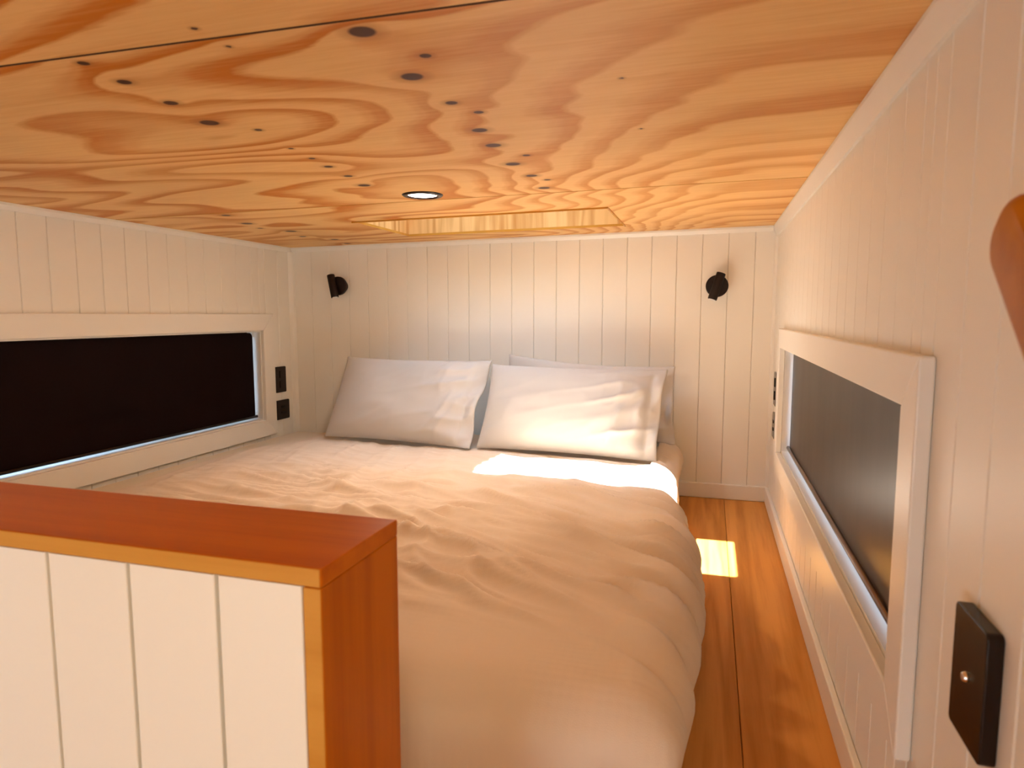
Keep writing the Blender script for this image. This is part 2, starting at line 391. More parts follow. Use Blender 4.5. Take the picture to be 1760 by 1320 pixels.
# ------------------------------------------------------------------ floors
fl = struct('floor', boxes([(XL, XR, 0.44, YB, -0.12, -0.014)]), M_SHELL)
plank_w = 0.19
seam0 = 0.075
xs = [seam0 + plank_w * k for k in range(-12, 3)]
k = 0
for a in xs:
    x0, x1 = max(a, XL + 0.002), min(a + plank_w, XR - 0.001)
    if x1 - x0 < 0.01: k += 1; continue
    joints = [0.44, 0.44 + (0.45 + 0.61 * k) % 1.9 + 0.12, YB - 0.001] if abs(a - seam0) > 0.01 and abs(a + plank_w - seam0) > 0.01 else [0.44, YB - 0.001]
    for y0, y1 in zip(joints[:-1], joints[1:]):
        if y1 - y0 > 0.02: link('plank', box(x0 + 0.0006, x1 - 0.0006, y0 + 0.0006, y1 - 0.0006, -0.013, 0.0, 0.0012, 1), M_FLOOR, fl)
    k += 1
fl2 = struct('floor.001', boxes([(XL - 0.1, XR + 0.1, YR - 0.1, 0.44, LOW - 0.1, LOW - 0.014)]), M_SHELL)
for a in np.arange(XL, XR, plank_w):
    link('plank', box(a + 0.0006, min(a + plank_w, XR) - 0.0006, YR, 0.44, LOW - 0.013, LOW, 0.0012, 1), M_FLOOR, fl2)
struct('wall_riser', boxes([(XL, XR, 0.405, 0.4395, LOW, -0.014)]), M_PAINT)

# ------------------------------------------------------------------ ceiling: slab + plywood sheets
SK = (-1.222, -0.323, 2.142, 2.602)               # skylight opening x0,x1,y0,y1
SKT = 1.345                                         # top of the shaft
def slab():
    bm = bmesh.new()
    for x0, x1, y0, y1 in ((XL - 0.1, SK[0] - 0.015, YR - 0.1, YB + 0.1), (SK[1] + 0.015, XR + 0.1, YR - 0.1, YB + 0.1), (SK[0] - 0.015, SK[1] + 0.015, YR - 0.1, SK[2] - 0.015), (SK[0] - 0.015, SK[1] + 0.015, SK[3] + 0.015, YB + 0.1)):
        add_box(bm, x0, x1, y0, y1, TOP + 0.009, SKT)
    return bm_mesh(bm)
ce = struct('ceiling', slab(), M_PLYEDGE)
# knots (x, y, radius) of the veneer, running in rows across the grain
KN = [(-0.809, 0.724, 0.0083), (-0.817, 0.796, 0.0107), (-0.826, 0.892, 0.0117), (-0.845, 0.999, 0.0169), (-0.794, 1.063, 0.0073), (-0.818, 1.196, 0.0058), (-0.826, 1.282, 0.0074), (-0.835, 1.361, 0.0104), (-0.845, 1.464, 0.0111), (-0.865, 1.577, 0.0163), (-0.41, 0.751, 0.0173), (-0.368, 0.842, 0.0084), (-0.417, 0.906, 0.0165), (-0.407, 1.032, 0.0102), (-0.382, 1.092, 0.0088), (-0.416, 1.194, 0.0149), (-0.426, 1.305, 0.0163), (-0.435, 1.474, 0.017), (-0.385, 1.406, 0.0087), (-0.427, 1.608, 0.0142), (-0.402, 1.668, 0.0088), (-0.435, 1.769, 0.0156), (-1.592, 2.048, 0.0201), (-1.573, 2.282, 0.022), (-1.627, 2.168, 0.0106), (-1.531, 1.867, 0.0148), (-1.628, 2.442, 0.0141), (-1.563, 2.581, 0.0172), (-1.594, 2.74, 0.0156), (-0.133, 1.006, 0.0040), (-0.132, 1.28, 0.0040), (-0.59, 0.738, 0.0042), (-0.592, 0.682, 0.0046)]
def seam1(x): return 0.735 + 0.04 * x
def seam2(x): return 1.851 + 0.018 * x
def ply_sheet(fy0, fy1, res, seed, hole=None, ylo_fine=None, rim=None):
    g = 0.0026
    nx = int((XR - XL) / res); xs_ = np.linspace(XL - 0.006, XR + 0.006, nx)
    if hole is not None:
        xs_ = np.sort(np.concatenate([xs_, [hole[0], hole[1]]]))
    ny = int(max(8, (fy1(0.0) - fy0(0.0)) / res)); t = np.linspace(0, 1, ny)
    if ylo_fine is not None: t = np.concatenate([[0], np.linspace(ylo_fine, 1, ny)])
    X = np.repeat(xs_[:, None], len(t), 1)
    a = fy0(xs_)[:, None] + g; b = fy1(xs_)[:, None] - g
    Y = a + (b - a) * t[None, :]
    if hole is not None:   # snap the two grid rows nearest the opening onto its edges
        for h in hole[2:]:
            j = int(np.argmin(np.abs(Y[nx // 2] - h)));
            Y[:, j] = h
    # veneer field: contours elongated along X, calmer towards the right-hand side
    calm = sstep(-0.75, 0.1, X)
    amp = 3.4 * (1 - calm) + 0.75 * calm
    F = amp * fbm(X * 0.85 + seed, Y * 3.0 + seed * 3, 2) + 0.22 * pnoise(X * 3.0, Y * 16 + seed) * (0.5 + calm) + Y * (1.5 + 4.0 * calm)
    K_ = np.full(X.shape, 9.0)
    for kx, ky, kr in KN:
        dx, dy = X - kx, Y - ky
        d = np.sqrt((dx / 1.25) ** 2 + dy ** 2)
        K_ = np.minimum(K_, np.sqrt(dx ** 2 + (dy * 1.15) ** 2) / kr)
        F = F + (0.55 * min(1, kr / 0.014)) * np.exp(-(d / (kr * 2.6 + 0.006)) ** 2)
    soft = np.clip(0.85 + 0.6 * fbm(X * 1.3 + 5 + seed, Y * 2.5, 2) - 0.30 * calm, 0.22, 1.0)
    Z = ZC(X)
    n, m = X.shape
    idx = np.arange(n * m).reshape(n, m)
    f = np.stack([idx[:-1, :-1], idx[:-1, 1:], idx[1:, 1:], idx[1:, :-1]], -1)     # faces look down
    if hole is not None:
        cx = (X[:-1, :-1] + X[1:, 1:]) / 2; cy = (Y[:-1, :-1] + Y[1:, 1:]) / 2
        keep = ~((cx > hole[0]) & (cx < hole[1]) & (cy > hole[2]) & (cy < hole[3])); f = f[keep]
    f = f.reshape(-1, 4)
    me = bpy.data.meshes.new('ply'); me.from_pydata(np.stack([X, Y, Z], -1).reshape(-1, 3).tolist(), [], f.tolist()); me.update()
    for nm, arr in (('grain', F), ('knot', K_), ('softness', soft)):
        at = me.attributes.new(nm, 'FLOAT', 'POINT'); at.data.foreach_set('value', arr.reshape(-1).astype(np.float32))
    me.materials.append(M_PLY); me.materials.append(rim or M_PLYEDGE)
    o = link('plywood_sheet', me, None, ce)
    sm = o.modifiers.new('thickness', 'SOLIDIFY'); sm.thickness = 0.009; sm.offset = -1; sm.use_rim_only = True; sm.material_offset_rim = 1
    return o
ply_sheet(lambda x: YR + 0 * x, seam1, 0.006, 3.7, ylo_fine=0.9)
ply_sheet(seam1, seam2, 0.0045, 11.3)
ply_sheet(seam2, lambda x: YB + 0.004 + 0 * x, 0.006, 21.9, hole=SK, rim=M_LIP)

# skylight shaft, its pine lining and pane
sk = struct('window_3', boxes([(SK[0] + 0.02, SK[1] - 0.02, SK[2] - 0.005, SK[2] + 0.042, SKT, SKT + 0.02), (SK[0] + 0.02, SK[1] - 0.02, SK[3] - 0.10, SK[3] + 0.012, SKT, SKT + 0.02),
                              (SK[0] - 0.012, SK[0] + 0.065, SK[2], SK[3], SKT, SKT + 0.02), (SK[1] - 0.093, SK[1] + 0.01, SK[2], SK[3], SKT, SKT + 0.02)]), M_TRIM)  # unseen top frame, widths shaped to keep sun off lining and pillow
e = 0.0145
zs = TOP - 0.034
for nm, b in (('lining_board', (SK[0] - e, SK[0], SK[2] - e, SK[3] + e)), ('lining_board', (SK[1], SK[1] + e, SK[2] - e, SK[3] + e)),
              ('lining_board', (SK[0], SK[1], SK[2] - e, SK[2])), ('lining_board', (SK[0], SK[1], SK[3], SK[3] + e))):
    bm = bmesh.new(); add_box(bm, *b, 0.0, SKT)
    for v in bm.verts:
        if v.co.z < 0.5: v.co.z = ZC(v.co.x) + 0.0088
    link(nm, bm_mesh(bm), M_PINE, sk)
link('pane', box(SK[0] + 0.0, SK[1] - 0.0, SK[2], SK[3], SKT + 0.021, SKT + 0.025), M_GLASS, sk)
# thin timber bead round the opening
for b in ((SK[0] - 0.004, SK[1] + 0.004, SK[2] - 0.004, SK[2] + 0.001, 0), (SK[1] - 0.001, SK[1] + 0.004, SK[2] + 0.001, SK[3], 1)):
    def zz(x): return ZC(x)
    if b[4] == 0:
        bm = bmesh.new(); add_box(bm, b[0], b[1], b[2], b[3], 0, 1)
        for v in bm.verts: v.co.z = ZC(v.co.x) + (-0.005 if v.co.z < 0.5 else 0.012)
        link('edge_bead', bm_mesh(bm), M_LIP, sk)
    else:
        link('edge_bead', box(b[0], b[1], b[2], b[3], ZC(SK[1]) - 0.003, ZC(SK[1]) + 0.012), M_LIP, sk)

# ------------------------------------------------------------------ trims
def cove(name, me): return struct(name, me, M_TRIM)
def prof_strip(x, s, dz, w_):  # profile at a side wall
    z = ZC(x)
    return [(x, z - 0.0005), (x, z - dz), (x + s * 0.006, z - dz), (x + s * w_, z - 0.008), (x + s * w_, z + s * w_ * 0.0114 - 0.0005)]
cove('trim_1', prism(prof_strip(XR, -1, 0.040, 0.018), 1, -0.6, YB - 0.0005))
cove('trim_2', prism(prof_strip(XL, 1, 0.021, 0.013), 1, -0.6, YB - 0.0005))
bm = bmesh.new()
pr = [(0, -0.0005), (0, -0.021), (0.006, -0.021), (0.014, -0.008), (0.014, -0.0005)]
xa, xb = XL + 0.0135, XR - 0.0185
A = [bm.verts.new((xa, YB - d, ZC(xa) + z)) for d, z in pr]; B = [bm.verts.new((xb, YB - d, ZC(xb) + z)) for d, z in pr]
bm.faces.new(A); bm.faces.new(B[::-1])
for i in range(5): bm.faces.new((A[i], B[i], B[(i + 1) % 5], A[(i + 1) % 5]))
bmesh.ops.recalc_face_normals(bm, faces=bm.faces[:]); cove('trim_3', bm_mesh(bm))
cove('trim_4', prism([(XL, YB), (XL + 0.022, YB), (XL + 0.018, YB - 0.012), (XL + 0.012, YB - 0.018), (XL, YB - 0.022)], 2, 0.0, ZC(XL) - 0.0215))
cove('trim_5', prism([(XR, YB), (XR - 0.012, YB), (XR - 0.008, YB - 0.008), (XR, YB - 0.012)], 2, 0.062, ZC(XR) - 0.0405))
struct('baseboard_back', box(XL + 0.023, XR - 0.0005, YB - 0.013, YB - 0.0003, 0.0003, 0.062, 0.003), M_TRIM)
struct('baseboard_right', box(XR - 0.013, XR - 0.0003, 0.44, YB - 0.0135, 0.0003, 0.062, 0.003), M_TRIM)
struct('baseboard_left', box(XL + 0.0003, XL + 0.013, 0.66, YB - 0.023, 0.0003, 0.062, 0.003), M_TRIM)

# ------------------------------------------------------------------ windows with mitred architraves, reveals, panes
def window(name, X, s, W, fw, ft, dep=0.098):
    """s = +1 room lies towards +X of the wall face (left wall), -1 right wall"""
    y0, y1, z0, z1 = W
    gpane = X - s * (dep - 0.012)
    yy = (y0 + 0.03, y1 - 0.03); 
    a, b = sorted((X - s * dep, X - s * (dep - 0.03)))
    bm = bmesh.new()
    for q in ((a, b, y0, y0 + 0.022, z0, z1), (a, b, y1 - 0.022, y1, z0, z1), (a, b, y0 + 0.022, y1 - 0.022, z0, z0 + 0.012), (a, b, y0 + 0.022, y1 - 0.022, z1 - 0.022, z1)): add_box(bm, *q)
    wn = struct(name, bm_mesh(bm), M_WHITEPL)
    link('pane', box(gpane - 0.002, gpane + 0.002, y0 + 0.021, y1 - 0.021, z0 + 0.011, z1 - 0.021), M_GLASS, wn)
    xa, xb = sorted((X + s * 0.0004, X + s * ft))
    o = (y0 - fw, y1 + fw, z0 - fw, z1 + fw)
    C = {'bl': (y0, z0), 'br': (y1, z0), 'tr': (y1, z1), 'tl': (y0, z1)}
    O = {'bl': (o[0], o[2]), 'br': (o[1], o[2]), 'tr': (o[1], o[3]), 'tl': (o[0], o[3])}
    for u, v in (('bl', 'br'), ('br', 'tr'), ('tr', 'tl'), ('tl', 'bl')):
        link('architrave', prism([O[u], O[v], C[v], C[u]], 0, xa, xb, 0.0025, 2), M_TRIM, wn)
    # reveal lining
    ra, rb = sorted((X + s * 0.0002, X - s * (dep - 0.031)))
    t = 0.006
    for q in ((ra, rb, y0, y1, z0, z0 + t), (ra, rb, y0, y1, z1 - t, z1), (ra, rb, y0, y0 + t, z0 + t, z1 - t), (ra, rb, y1 - t, y1, z0 + t, z1 - t)):
        link('reveal_board', box(*q), M_TRIM, wn)
    return wn
window('window_1', XL, 1, WL, 0.075, 0.016)
window('window_2', XR, -1, WR, 0.064, 0.018)
window('added_window_4', XR + BT, -1, WS, 0.064, 0.018, 0.088)  # invented window out of view, frames the side fill lamp

def blind(label, X, s, W, dep, gap_far, gap_near, gap_bot, bulge=0.0):
    y0, y1, z0, z1 = W
    xb_ = X - s * dep
    t = thing('roller_blind', label, 'window blind', (xb_, (y0 + y1) / 2, z0 + gap_bot), 'blackout blinds over the side windows')
    ya, yb = y0 + gap_near, y1 - gap_far
    zb = z0 + gap_bot
    pts = rrect((ya + yb) / 2, (zb + z1 - 0.010) / 2, yb - ya, z1 - 0.010 - zb, 0.022, 6, skip=(0, 1))
    part('fabric', prism(pts, 0, xb_ - 0.0012, xb_ + 0.0012), M_BLINDG if s < 0 else M_BLIND, t)
    part('bottom_bar', cyl((xb_ + s * 0.004, ya - 0.004, zb), (xb_ + s * 0.004, yb + 0.008, zb), 0.0065, seg=16, bev=0.002), M_BAR if s < 0 else M_BLACK, t)
    xc = xb_ - s * 0.008
    part('roller_housing', box(*sorted((xc - 0.006, xc + 0.006)), ya + 0.03, yb - 0.03, z1 - 0.030, z1 - 0.0065, 0.002), M_BLACK, t)
    for yy in (ya - 0.006, yb + 0.002):
        part('end_bracket', box(*sorted((xc - 0.007, xc + 0.007)), yy, yy + 0.006, z1 - 0.030, z1 - 0.0062, 0.001), M_WHITEPL, t)
    return t
blind('black blackout blind drawn down in the window beside the two black wall sockets', XL, 1, WL, 0.036, 0.014, 0.012, 0.017)
blind('glossy black blackout blind drawn down in the window above the floor aisle', XR, -1, WR, 0.026, 0.012, 0.012, 0.019)

# ------------------------------------------------------------------ wall plates
def plate(name, label, cat, X, s, yc, zc, w_, h_, t_, knob=None, group=None):
    o = thing(name, label, cat, (X, yc, zc), group)
    xa, xb = sorted((X + s * 0.0003, X + s * t_))
    part('cover_plate', prism(rrect(yc, zc, w_, h_, 0.006, 4), 0, xa, xb, 0.0015, 2), M_BLACK, o)
    if knob == 'button':
        part('button', cyl((X + s * t_, yc, zc + 0.002), (X + s * (t_ + 0.004), yc, zc + 0.002), 0.0052, 0.0035, seg=20, bev=0.001), M_SILVER, o)
    elif knob == 'rockers':
        for dz in (-0.024, 0.024):
            a_, b_ = sorted((X + s * t_, X + s * (t_ + 0.003)))
            part('rocker', box(a_, b_, yc - 0.010, yc + 0.010, zc + dz - 0.016, zc + dz + 0.016, 0.001), M_BLACK, o)
    elif knob == 'usb':
        for dz in (-0.014, 0.014):
            a_, b_ = sorted((X + s * t_, X + s * (t_ + 0.002)))
            part('port', box(a_, b_, yc - 0.014, yc + 0.014, zc + dz - 0.005, zc + dz + 0.005, 0.0008), M_MATTE, o)
    return o
plate('wall_switch', 'tall black switch plate between the window and the corner, above a shorter black plate', 'switch', XL, 1, 2.690, 0.447, 0.078, 0.122, 0.009, 'rockers')
plate('wall_socket', 'short black socket plate below the tall black switch plate', 'socket', XL, 1, 2.699, 0.303, 0.098, 0.092, 0.009, 'usb')
plate('wall_switch', 'black switch plate hidden behind the far edge of the aisle window frame', 'switch', XR, -1, 2.600, 0.480, 0.078, 0.122, 0.009, 'rockers')
plate('wall_socket', 'black socket plate low behind the far edge of the aisle window frame', 'socket', XR, -1, 2.600, 0.345, 0.078, 0.092, 0.009, 'usb')
plate('dimmer_switch', 'thick black wall plate with a small silver button below the wooden handrail', 'switch', XR, -1, 0.658, 0.425, 0.076, 0.118, 0.0135, 'button')

# ------------------------------------------------------------------ reading lights
def reading_light(label, x, z, tilt, off):
    y = YB
    t = thing('reading_light', label, 'wall lamp', (x, y, z), 'reading lights above the bed')
    part('wall_mount', cyl((x, y - 0.0003, z), (x, y - 0.016, z), 0.026, seg=32, bev=0.002), M_MATTE, t)
    part('stem', cyl((x, y - 0.014, z), (x, y - 0.04, z), 0.008, seg=16), M_MATTE, t)
    part('swivel_disc', cyl((x, y - 0.036, z), (x, y - 0.052, z), 0.043, seg=40, bev=0.003), M_MATTE, t)
    d = Vector((math.sin(tilt), -0.12, -math.cos(tilt))).normalized()
    c = Vector((x + off, y - 0.069, z - 0.004))
    b = part('lamp_barrel', cyl(c - d * 0.056, c + d * 0.052, 0.0175, seg=28, bev=0.002), M_MATTE, t)
    part('lamp_mouth', cyl(c + d * 0.0505, c + d * 0.0535, 0.013, seg=24), M_WHITEPL, b)
    return t
reading_light('black reading light on the back wall on the side of the black wall sockets', -1.660, 0.884, R(15), -0.014)
reading_light('black reading light on the back wall on the side of the floor aisle', 0.022, 0.863, R(-17), -0.002)

# ------------------------------------------------------------------ recessed downlight
dx, dy = -0.780, 1.752
zc = ZC(dx)
t = thing('downlight', 'round recessed ceiling downlight with a black rim, lit', 'ceiling light', (dx, dy, zc))
part('rim', lathe([(0.040, zc + 0.004), (0.041, zc - 0.002), (0.044, zc - 0.0045), (0.054, zc - 0.0035), (0.0575, zc - 0.0005), (0.0575, zc + 0.0008)], dx, dy), M_BLACK, t)
ld = bpy.data.lights.new('downlight_lamp', 'AREA'); ld.shape = 'DISK'; ld.size = 0.076; ld.energy = 1.9; ld.color = (1.0, 0.80, 0.60)
lo = bpy.data.objects.new('downlight_lamp', ld); COL.objects.link(lo); lo.location = (dx, dy, zc - 0.006)
part('diffuser', lathe([(0.0005, zc - 0.0012), (0.030, zc - 0.0012), (0.0405, zc - 0.0005)], dx, dy), M_LED, t)

# ------------------------------------------------------------------ half-height partition with timber cap
PX, PY0, PY1 = -0.312, 0.480, 0.624
PZ = 0.7495 - 0.2155
ct = 0.0172
pt_ = thing('partition', 'half-height partition of cream vertical boards with an orange timber cap at the foot of the bed', 'partition', ((XL + PX) / 2, (PY0 + PY1) / 2, LOW))
part('core', boxes([(XL + 0.001, PX - 0.0182, PY0 + BT, PY1 - BT, LOW, PZ - ct - 0.0005)]), M_BACK, pt_)
cp = part('cap', box(XL + 0.001, PX, PY0 - 0.0008, PY1, PZ - ct, PZ, 0.0012, 2), M_CAP, pt_)
part('front_edge_strip', box(XL + 0.002, PX - 0.0012, PY0 - 0.0018, PY0 - 0.0008, PZ - ct + 0.0006, PZ - 0.0006, 0.0003, 1), M_LIP, cp)
up = part('end_upright', box(PX - 0.018, PX - 0.0003, PY0 - 0.0008, PY1, LOW, PZ - ct - 0.0004, 0.001, 2), M_CAPV, pt_)
part('front_edge_strip', box(PX - 0.0178, PX - 0.001, PY0 - 0.0018, PY0 - 0.0008, LOW, PZ - ct - 0.001, 0.0003, 1), M_LIP, up)
fr_ = [-0.4215 - 0.1005 * k for k in range(0, 16)]
fr_ = [PX - 0.0183] + [x for x in fr_ if x > XL + 0.02] + [XL + 0.001]
for b, a in zip(fr_[:-1], fr_[1:]):
    hz = PZ - ct - 0.001
    o = link('board', board(b - a, hz - LOW, 0.0007, 0.0021), None, pt_); o.location = Vector(((a + b) / 2, PY0 + BT, LOW)) - pt_.location
    o = link('board', board(b - a, hz), None, pt_); o.location = Vector(((a + b) / 2, PY1 - BT, 0)) - pt_.location; o.rotation_euler = (0, 0, math.pi)

# ------------------------------------------------------------------ handrail on the stair side
def handrail():
    ax = Vector((0, -1, -1)).normalized(); pn = Vector((0, -1, 1)).normalized()
    wd, ln, th = 0.062, 0.62, 0.034
    P0 = Vector((0.205, 0.574, 0.797)) 
    pts = rrect(ln / 2, wd / 2, ln, wd, 0.026, 8)
    bm = bmesh.new()
    A = []; B = []
    for u, v in pts:
        q = P0 + ax * u + pn * v
        A.append(bm.verts.new(q + Vector((-th / 2, 0, 0)))); B.append(bm.verts.new(q + Vector((th / 2, 0, 0))))
    bm.faces.new(A); bm.faces.new(B[::-1]); n = len(pts)
    for i in range(n): bm.faces.new((A[i], B[i], B[(i + 1) % n], A[(i + 1) % n]))
    bmesh.ops.recalc_face_normals(bm, faces=bm.faces[:])
    ed = [e for e in bm.edges if (e.verts[0] in A) == (e.verts[1] in A)]
    bmesh.ops.bevel(bm, geom=ed, offset=0.011, segments=4, profile=0.5, affect='EDGES')
    me = bm_mesh(bm, smooth=True)
    base = P0 + ax * ln
    h = thing('handrail', 'varnished orange timber handrail with a rounded end fixed to the board wall', 'handrail', (XR, base.y, base.z))
    part('rail', me, M_RAIL, h)
    for u in (0.16, 0.50):
        c = P0 + ax * u + pn * (wd / 2)
        b = part('bracket', cyl((0.205, c.y, c.z), (XR - 0.0005, c.y, c.z), 0.007, seg=16), M_MATTE, h)
        part('rosette', cyl((XR - 0.006, c.y, c.z), (XR - 0.0003, c.y, c.z), 0.02, seg=24, bev=0.001), M_MATTE, b)
handrail()

# ------------------------------------------------------------------ bed
BX0, BX1, BY0, BY1 = -1.930, -0.056, 0.890, 2.785
mt_ = thing('mattress', 'low mattress in a pale cotton sheet lying on the floor under the duvet', 'mattress', ((BX0 + BX1) / 2, (BY0 + BY1) / 2, 0))
def taper(x, y):        # the aisle edge is drawn in towards the head of the bed
    return x - 0.088 * float(sstep(1.3, 2.35, y)) * float(sstep(-1.2, -0.1, x))
def mattress():
    bm = bmesh.new(); add_box(bm, BX0, BX1, BY0, BY1, 0.001, 0.192)
    bmesh.ops.bevel(bm, geom=bm.edges[:], offset=0.045, segments=6, profile=0.5, affect='EDGES')
    for v in bm.verts: v.co.x = taper(v.co.x, v.co.y)
    return bm_mesh(bm, smooth=True)
part('body', mattress(), M_SHEET, mt_)
def piping(z):
    pts = rrect((BX0 + BX1) / 2, (BY0 + BY1) / 2, BX1 - BX0 + 0.002, BY1 - BY0 + 0.002, 0.045, 8)
    cu = bpy.data.curves.new('c', 'CURVE'); cu.dimensions = '3D'; sp = cu.splines.new('POLY'); sp.points.add(len(pts) - 1); sp.use_cyclic_u = True
    for q, (x, y) in zip(sp.points, pts): q.co = (taper(x, y), y, z, 1)
    cu.bevel_depth = 0.004; cu.bevel_resolution = 2
    ob = bpy.data.objects.new('tmp', cu); COL.objects.link(ob)
    me = bpy.data.meshes.new_from_object(ob.evaluated_get(bpy.context.evaluated_depsgraph_get()))
    bpy.data.objects.remove(ob); return me
part('piping', piping(0.045), M_SHEET, mt_)

def duvet():
    Rr = 0.078; zt = 0.224
    x0, x1, y0, y1 = -1.938, -0.026, 0.850, 2.775
    cx0, cx1, cy0 = x0 + Rr, x1 - Rr, y0 + Rr
    q = Rr * math.pi / 2
    DR, DF, DL = q + 0.045, q + 0.13, q + 0.02
    na, nb = 420, 400
    a = np.concatenate([np.linspace(cx0 - DL, cx0, 26)[:-1], np.linspace(cx0, cx1, na - 96), np.linspace(cx1, cx1 + DR, 71)[1:]])
    b = np.concatenate([np.linspace(cy0 - DF, cy0, 70)[:-1], np.linspace(cy0, y1, nb - 70)])
    A, B = np.meshgrid(a, b, indexing='ij')
    da = np.where(A > cx1, (A - cx1) / DR, np.where(A < cx0, (A - cx0) / DL, 0.0))
    db = np.where(B < cy0, (B - cy0) / DF, 0.0)
    mxd = np.maximum(np.abs(da), np.abs(db)); hyp = (da ** 4 + db ** 4) ** 0.25 + 1e-9
    ux, uy = da / hyp, db / hyp
    ux = np.where(mxd > 0, ux, 0); uy = np.where(mxd > 0, uy, 0)
    th = np.arctan2(np.abs(uy), np.abs(ux))                 # 0 on the long side, pi/2 on the foot
    k_ = sstep(0.15, 1.45, th)
    side = np.where(A > (cx0 + cx1) / 2, DR, DL)
    Lm = side * (1 - k_) + DF * k_
    # the hem lifts in an arc just round the corner, showing the sheet
    cornercoord = np.where(A > cx1, (1 - th / (math.pi / 2)) * Rr * 1.57, -(cx1 - A))
    notch = np.exp(-((cornercoord + 0.002) / 0.036) ** 2) * (B < cy0)
    Lm = Lm - notch * 0.115
    l = mxd * Lm
    ang = np.clip(l / Rr, 0, math.pi / 2)
    ext = np.maximum(l - q, 0)
    hor = Rr * np.sin(ang); ver = Rr * (1 - np.cos(ang)) + ext
    CX = np.clip(A, cx0, cx1); CY = np.maximum(B, cy0)
    X = CX + ux * hor; Y = CY + uy * hor; Z = zt - ver
    # soft puff of the filling
    inx = sstep(cx0 - 0.1, cx0 + 0.35, A) * sstep(cx1 + 0.1, cx1 - 0.35, A); iny = sstep(cy0 - 0.05, cy0 + 0.45, B)
    Z = Z + 0.010 * inx * iny - 0.050 * (1 - sstep(-1.95, -1.60, A))
    # side bulge
    bul = np.sin(np.clip(l / Lm.clip(1e-4), 0, 1) * math.pi) * 0.012 * (l > 0)
    # ---- wrinkles, as displacement along the surface normal
    rt = sstep(-0.9, -0.05, A)
    s = B + 0.10 * A + 0.28 * np.maximum(A + 0.75, 0) ** 1.5
    warp = 0.05 * pnoise(A * 2.2, B * 2.2)
    act = sstep(0.98, 1.22, B) * (1 - 0.70 * sstep(1.75, 2.05, B)) * sstep(-1.75, -1.2, A) * (1 - 0.85 * sstep(0.05, 0.75, np.abs(da)))
    w1 = ridge(A * 1.3 + 3, (s + warp) * 8.5, 2.5) * 0.024
    w2 = ridge(A * 2.6 - 7, (s - warp * 1.4) * 16.0 + 40, 3.0) * 0.014
    w3 = pnoise(A * 4.0, (s + warp) * 30.0) * 0.0022
    w4 = ridge(A * 1.1 + B * 0.6 + 21, (s + 0.12 * A - warp) * 12.0 + 70, 2.1) * 0.013
    h = act * (w1 + w2 + w3 + w4)
    # long folds sweeping round towards the hanging side
    fo = sstep(-0.85, -0.35, A) * sstep(1.0, 1.15, B) * (1 - sstep(1.75, 1.95, B)) * (1 - 0.8 * sstep(0.1, 0.8, np.abs(da)))
    h = h + fo * (ridge(A * 1.6 + 30, (s + 0.10 * A + warp) * 10.0 + 11, 1.7) * 0.016 + ridge(A * 2.0 - 13, (s - 0.5 * warp) * 15.0 + 3, 2.2) * 0.009)
    # crumples near the partition end
    cr = np.exp(-(((A + 0.72) / 0.30) ** 2 + ((B - 1.30) / 0.24) ** 2))
    h = h + cr * (ridge(A * 7 + 2, B * 9 + A * 4, 2.4) * 0.026 + pnoise(A * 13, B * 15) * 0.004)
    # long soft folds running to the pillows on the wall side
    lf = (1 - sstep(-0.95, -0.45, A)) * sstep(1.3, 1.7, B)
    h = h + lf * (ridge((A + 0.22 * B) * 7.5, B * 0.8 + 9, 2.0) * 0.0085 + ridge((A + 0.1 * B) * 13, B * 1.3 - 5, 2.2) * 0.004)
    h = h + 0.010 * fbm(A * 2.1 + 4, B * 2.1, 2)
    # scallops along the hanging side, folds that carry on from the top wrinkles
    sd = sstep(-0.02, 0.10, A - cx1 + 0.06)
    ph = (B + 0.55 * (A - cx1) + 0.012 * pnoise(B * 9, A * 3))
    sc1 = 1.6 * np.abs(np.sin(ph * math.pi / 0.112)) - 1.0
    h = h + sd * sstep(cy0 - 0.10, cy0 + 0.02, B) * (sc1 * 0.015 * sstep(0.88, 1.0, B) * (1 - sstep(1.55, 1.85, B)) + ridge(A * 2, B * 9 + 5, 2.0) * 0.004)
    # foot side: broad soft falls
    ft = (B < cy0) * sstep(0.0, 0.4, -db)
    h = h + ft * 0.006 * pnoise(A * 6.0, B * 1.2)
    nx_ = ux * np.sin(ang); ny_ = uy * np.sin(ang); nz_ = np.cos(ang)
    X = X + nx_ * (h + bul); Y = Y + ny_ * (h + bul); Z = Z + nz_ * h
    X = X - 0.080 * sstep(1.3, 2.35, Y) * sstep(-1.2, -0.1, X)
    X = np.maximum(X, XL + 0.006)
    # ease under the pillows
    Z = Z - 0.028 * sstep(2.2, 2.5, B) * (mxd <= 0)
    P = np.stack([X, Y, Z], -1)
    me = grid_mesh(P)
    return me
dv_base = (-0.98, 1.82, 0.06)
dv = solo('duvet', duvet(), M_DUVET, dv_base, 'rumpled white duvet spread over the low bed, sunlit by the pillows', 'duvet')
sm = dv.modifiers.new('hem', 'SOLIDIFY'); sm.thickness = 0.007; sm.offset = -1

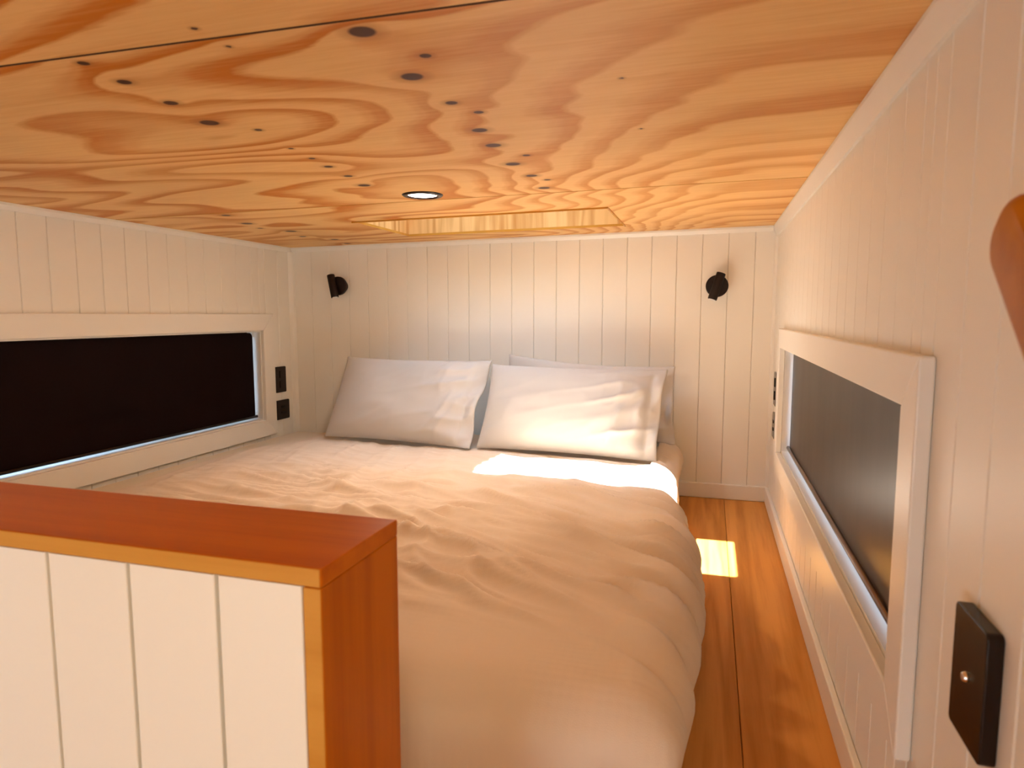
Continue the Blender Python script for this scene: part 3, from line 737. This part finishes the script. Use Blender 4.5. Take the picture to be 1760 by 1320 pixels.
# ------------------------------------------------------------------ pillows
def pillow(name, label, bl, br, tl, tr, depth, seed, flange=0.0, sag=0.0, fold=1.0, n=90, m=64):
    """corners: world positions of the pillowcase corners (seam plane)"""
    u = np.linspace(-1, 1, n); v = np.linspace(-1, 1, m)
    U, V = np.meshgrid(u, v, indexing='ij')
    bl, br, tl, tr = (np.array(c, float) for c in (bl, br, tl, tr))
    su, sv = (U + 1) / 2, (V + 1) / 2
    # edges bow inwards between the corners
    iu = 0.030 * (1 - V ** 2) * np.sign(U) * np.abs(U) ** 6; iv = 0.045 * (1 - U ** 2) * np.sign(V) * np.abs(V) ** 6
    su2 = su - iu * 0.5 * 1.0; sv2 = sv - iv * 0.5
    base = ((1 - su2) * (1 - sv2))[..., None] * bl + (su2 * (1 - sv2))[..., None] * br + ((1 - su2) * sv2)[..., None] * tl + (su2 * sv2)[..., None] * tr
    nrm = np.cross(br - bl, tl - bl); nrm /= np.linalg.norm(nrm)          # faces the room (-Y, up)
    uf = np.clip((U + 1) / (2 - flange) * 2 - 1, -1, 1)                      # flat flange on the open end
    prof = (np.clip(1 - np.abs(uf) ** 3.2, 0, 1) ** 0.62) * (np.clip(1 - np.abs(V) ** 2.8, 0, 1) ** 0.60)
    # creases fanning from the open end and the lower corners
    c1 = ridge(U * 0.9 + V * 0.5 + seed, V * 2.4 - U * 1.6 + seed, 1.8)
    c2 = ridge(U * 4.2 - V * 1.0 + seed * 2, V * 0.7 + U + seed, 2.0)
    edge = sstep(0.10, 0.80, U) + 0.12
    wr = fold * (0.013 * c1 * edge + 0.010 * c2 * edge) * np.clip(1 - V ** 6, 0, 1) * np.clip(1 - U ** 8, 0, 1) + 0.008 * fbm(U * 1.6 + seed, V * 1.6, 2) * prof
    fl_ = sstep(1 - flange * 1.2, 1, U) * (flange > 0)
    wave = fl_ * 0.020 * np.sin(V * 5 + seed) * (1 - V ** 4)
    front = base + nrm * (depth * prof + wr + wave)[..., None] + nrm * 0.003
    back = base - nrm * (depth * 0.75 * prof - wave)[..., None] - nrm * 0.003
    front[..., 2] -= sag * (1 - U ** 2) * sv; back[..., 2] -= sag * (1 - U ** 2) * sv
    Pf = front.reshape(-1, 3); Pb = back.reshape(-1, 3)
    idx = np.arange(n * m).reshape(n, m); o_ = n * m
    f = np.stack([idx[:-1, :-1], idx[1:, :-1], idx[1:, 1:], idx[:-1, 1:]], -1).reshape(-1, 4).tolist()
    fb = (np.stack([idx[:-1, :-1], idx[:-1, 1:], idx[1:, 1:], idx[1:, :-1]], -1).reshape(-1, 4) + o_).tolist()
    rim = list(idx[:, 0]) + list(idx[-1, 1:]) + list(idx[::-1, -1][1:]) + list(idx[0, ::-1][1:-1])
    fr2 = [[int(rim[i]), int(rim[i]) + o_, int(rim[(i + 1) % len(rim)]) + o_, int(rim[(i + 1) % len(rim)])] for i in range(len(rim))]
    me = bpy.data.meshes.new('pillow'); me.from_pydata(np.concatenate([Pf, Pb]).tolist(), [], f + fb + fr2); me.update()
    bm = bmesh.new(); bm.from_mesh(me); bmesh.ops.recalc_face_normals(bm, faces=bm.faces[:]); bm.to_mesh(me); bm.free()
    me.polygons.foreach_set('use_smooth', np.ones(len(me.polygons), bool))
    cpt = (bl + br) / 2
    return solo(name, me, M_LINEN, tuple(cpt), label, 'pillow', 'pillows at the head of the bed')
zb = 0.232
pillow('pillow', 'white pillow leaning on the back wall, on the socket side of the bed', (-1.575, 2.48, zb), (-0.892, 2.42, zb - 0.006), (-1.575, 2.69, 0.560), (-0.870, 2.64, 0.560), 0.070, 2.3, flange=0.16, sag=0.006, fold=1.5)
pillow('pillow', 'white pillow propped in front of another pillow on the aisle side', (-0.866, 2.43, zb), (-0.168, 2.38, zb - 0.004), (-0.862, 2.625, 0.545), (-0.150, 2.615, 0.540), 0.066, 5.1, flange=0.14, sag=0.004, fold=1.5)
pillow('pillow', 'white pillow standing upright behind the aisle-side pillow, against the back wall', (-0.850, 2.735, zb), (-0.120, 2.71, zb - 0.002), (-0.832, 2.765, 0.580), (-0.128, 2.73, 0.545), 0.035, 8.7, flange=0.10, sag=0.012, fold=0.8)
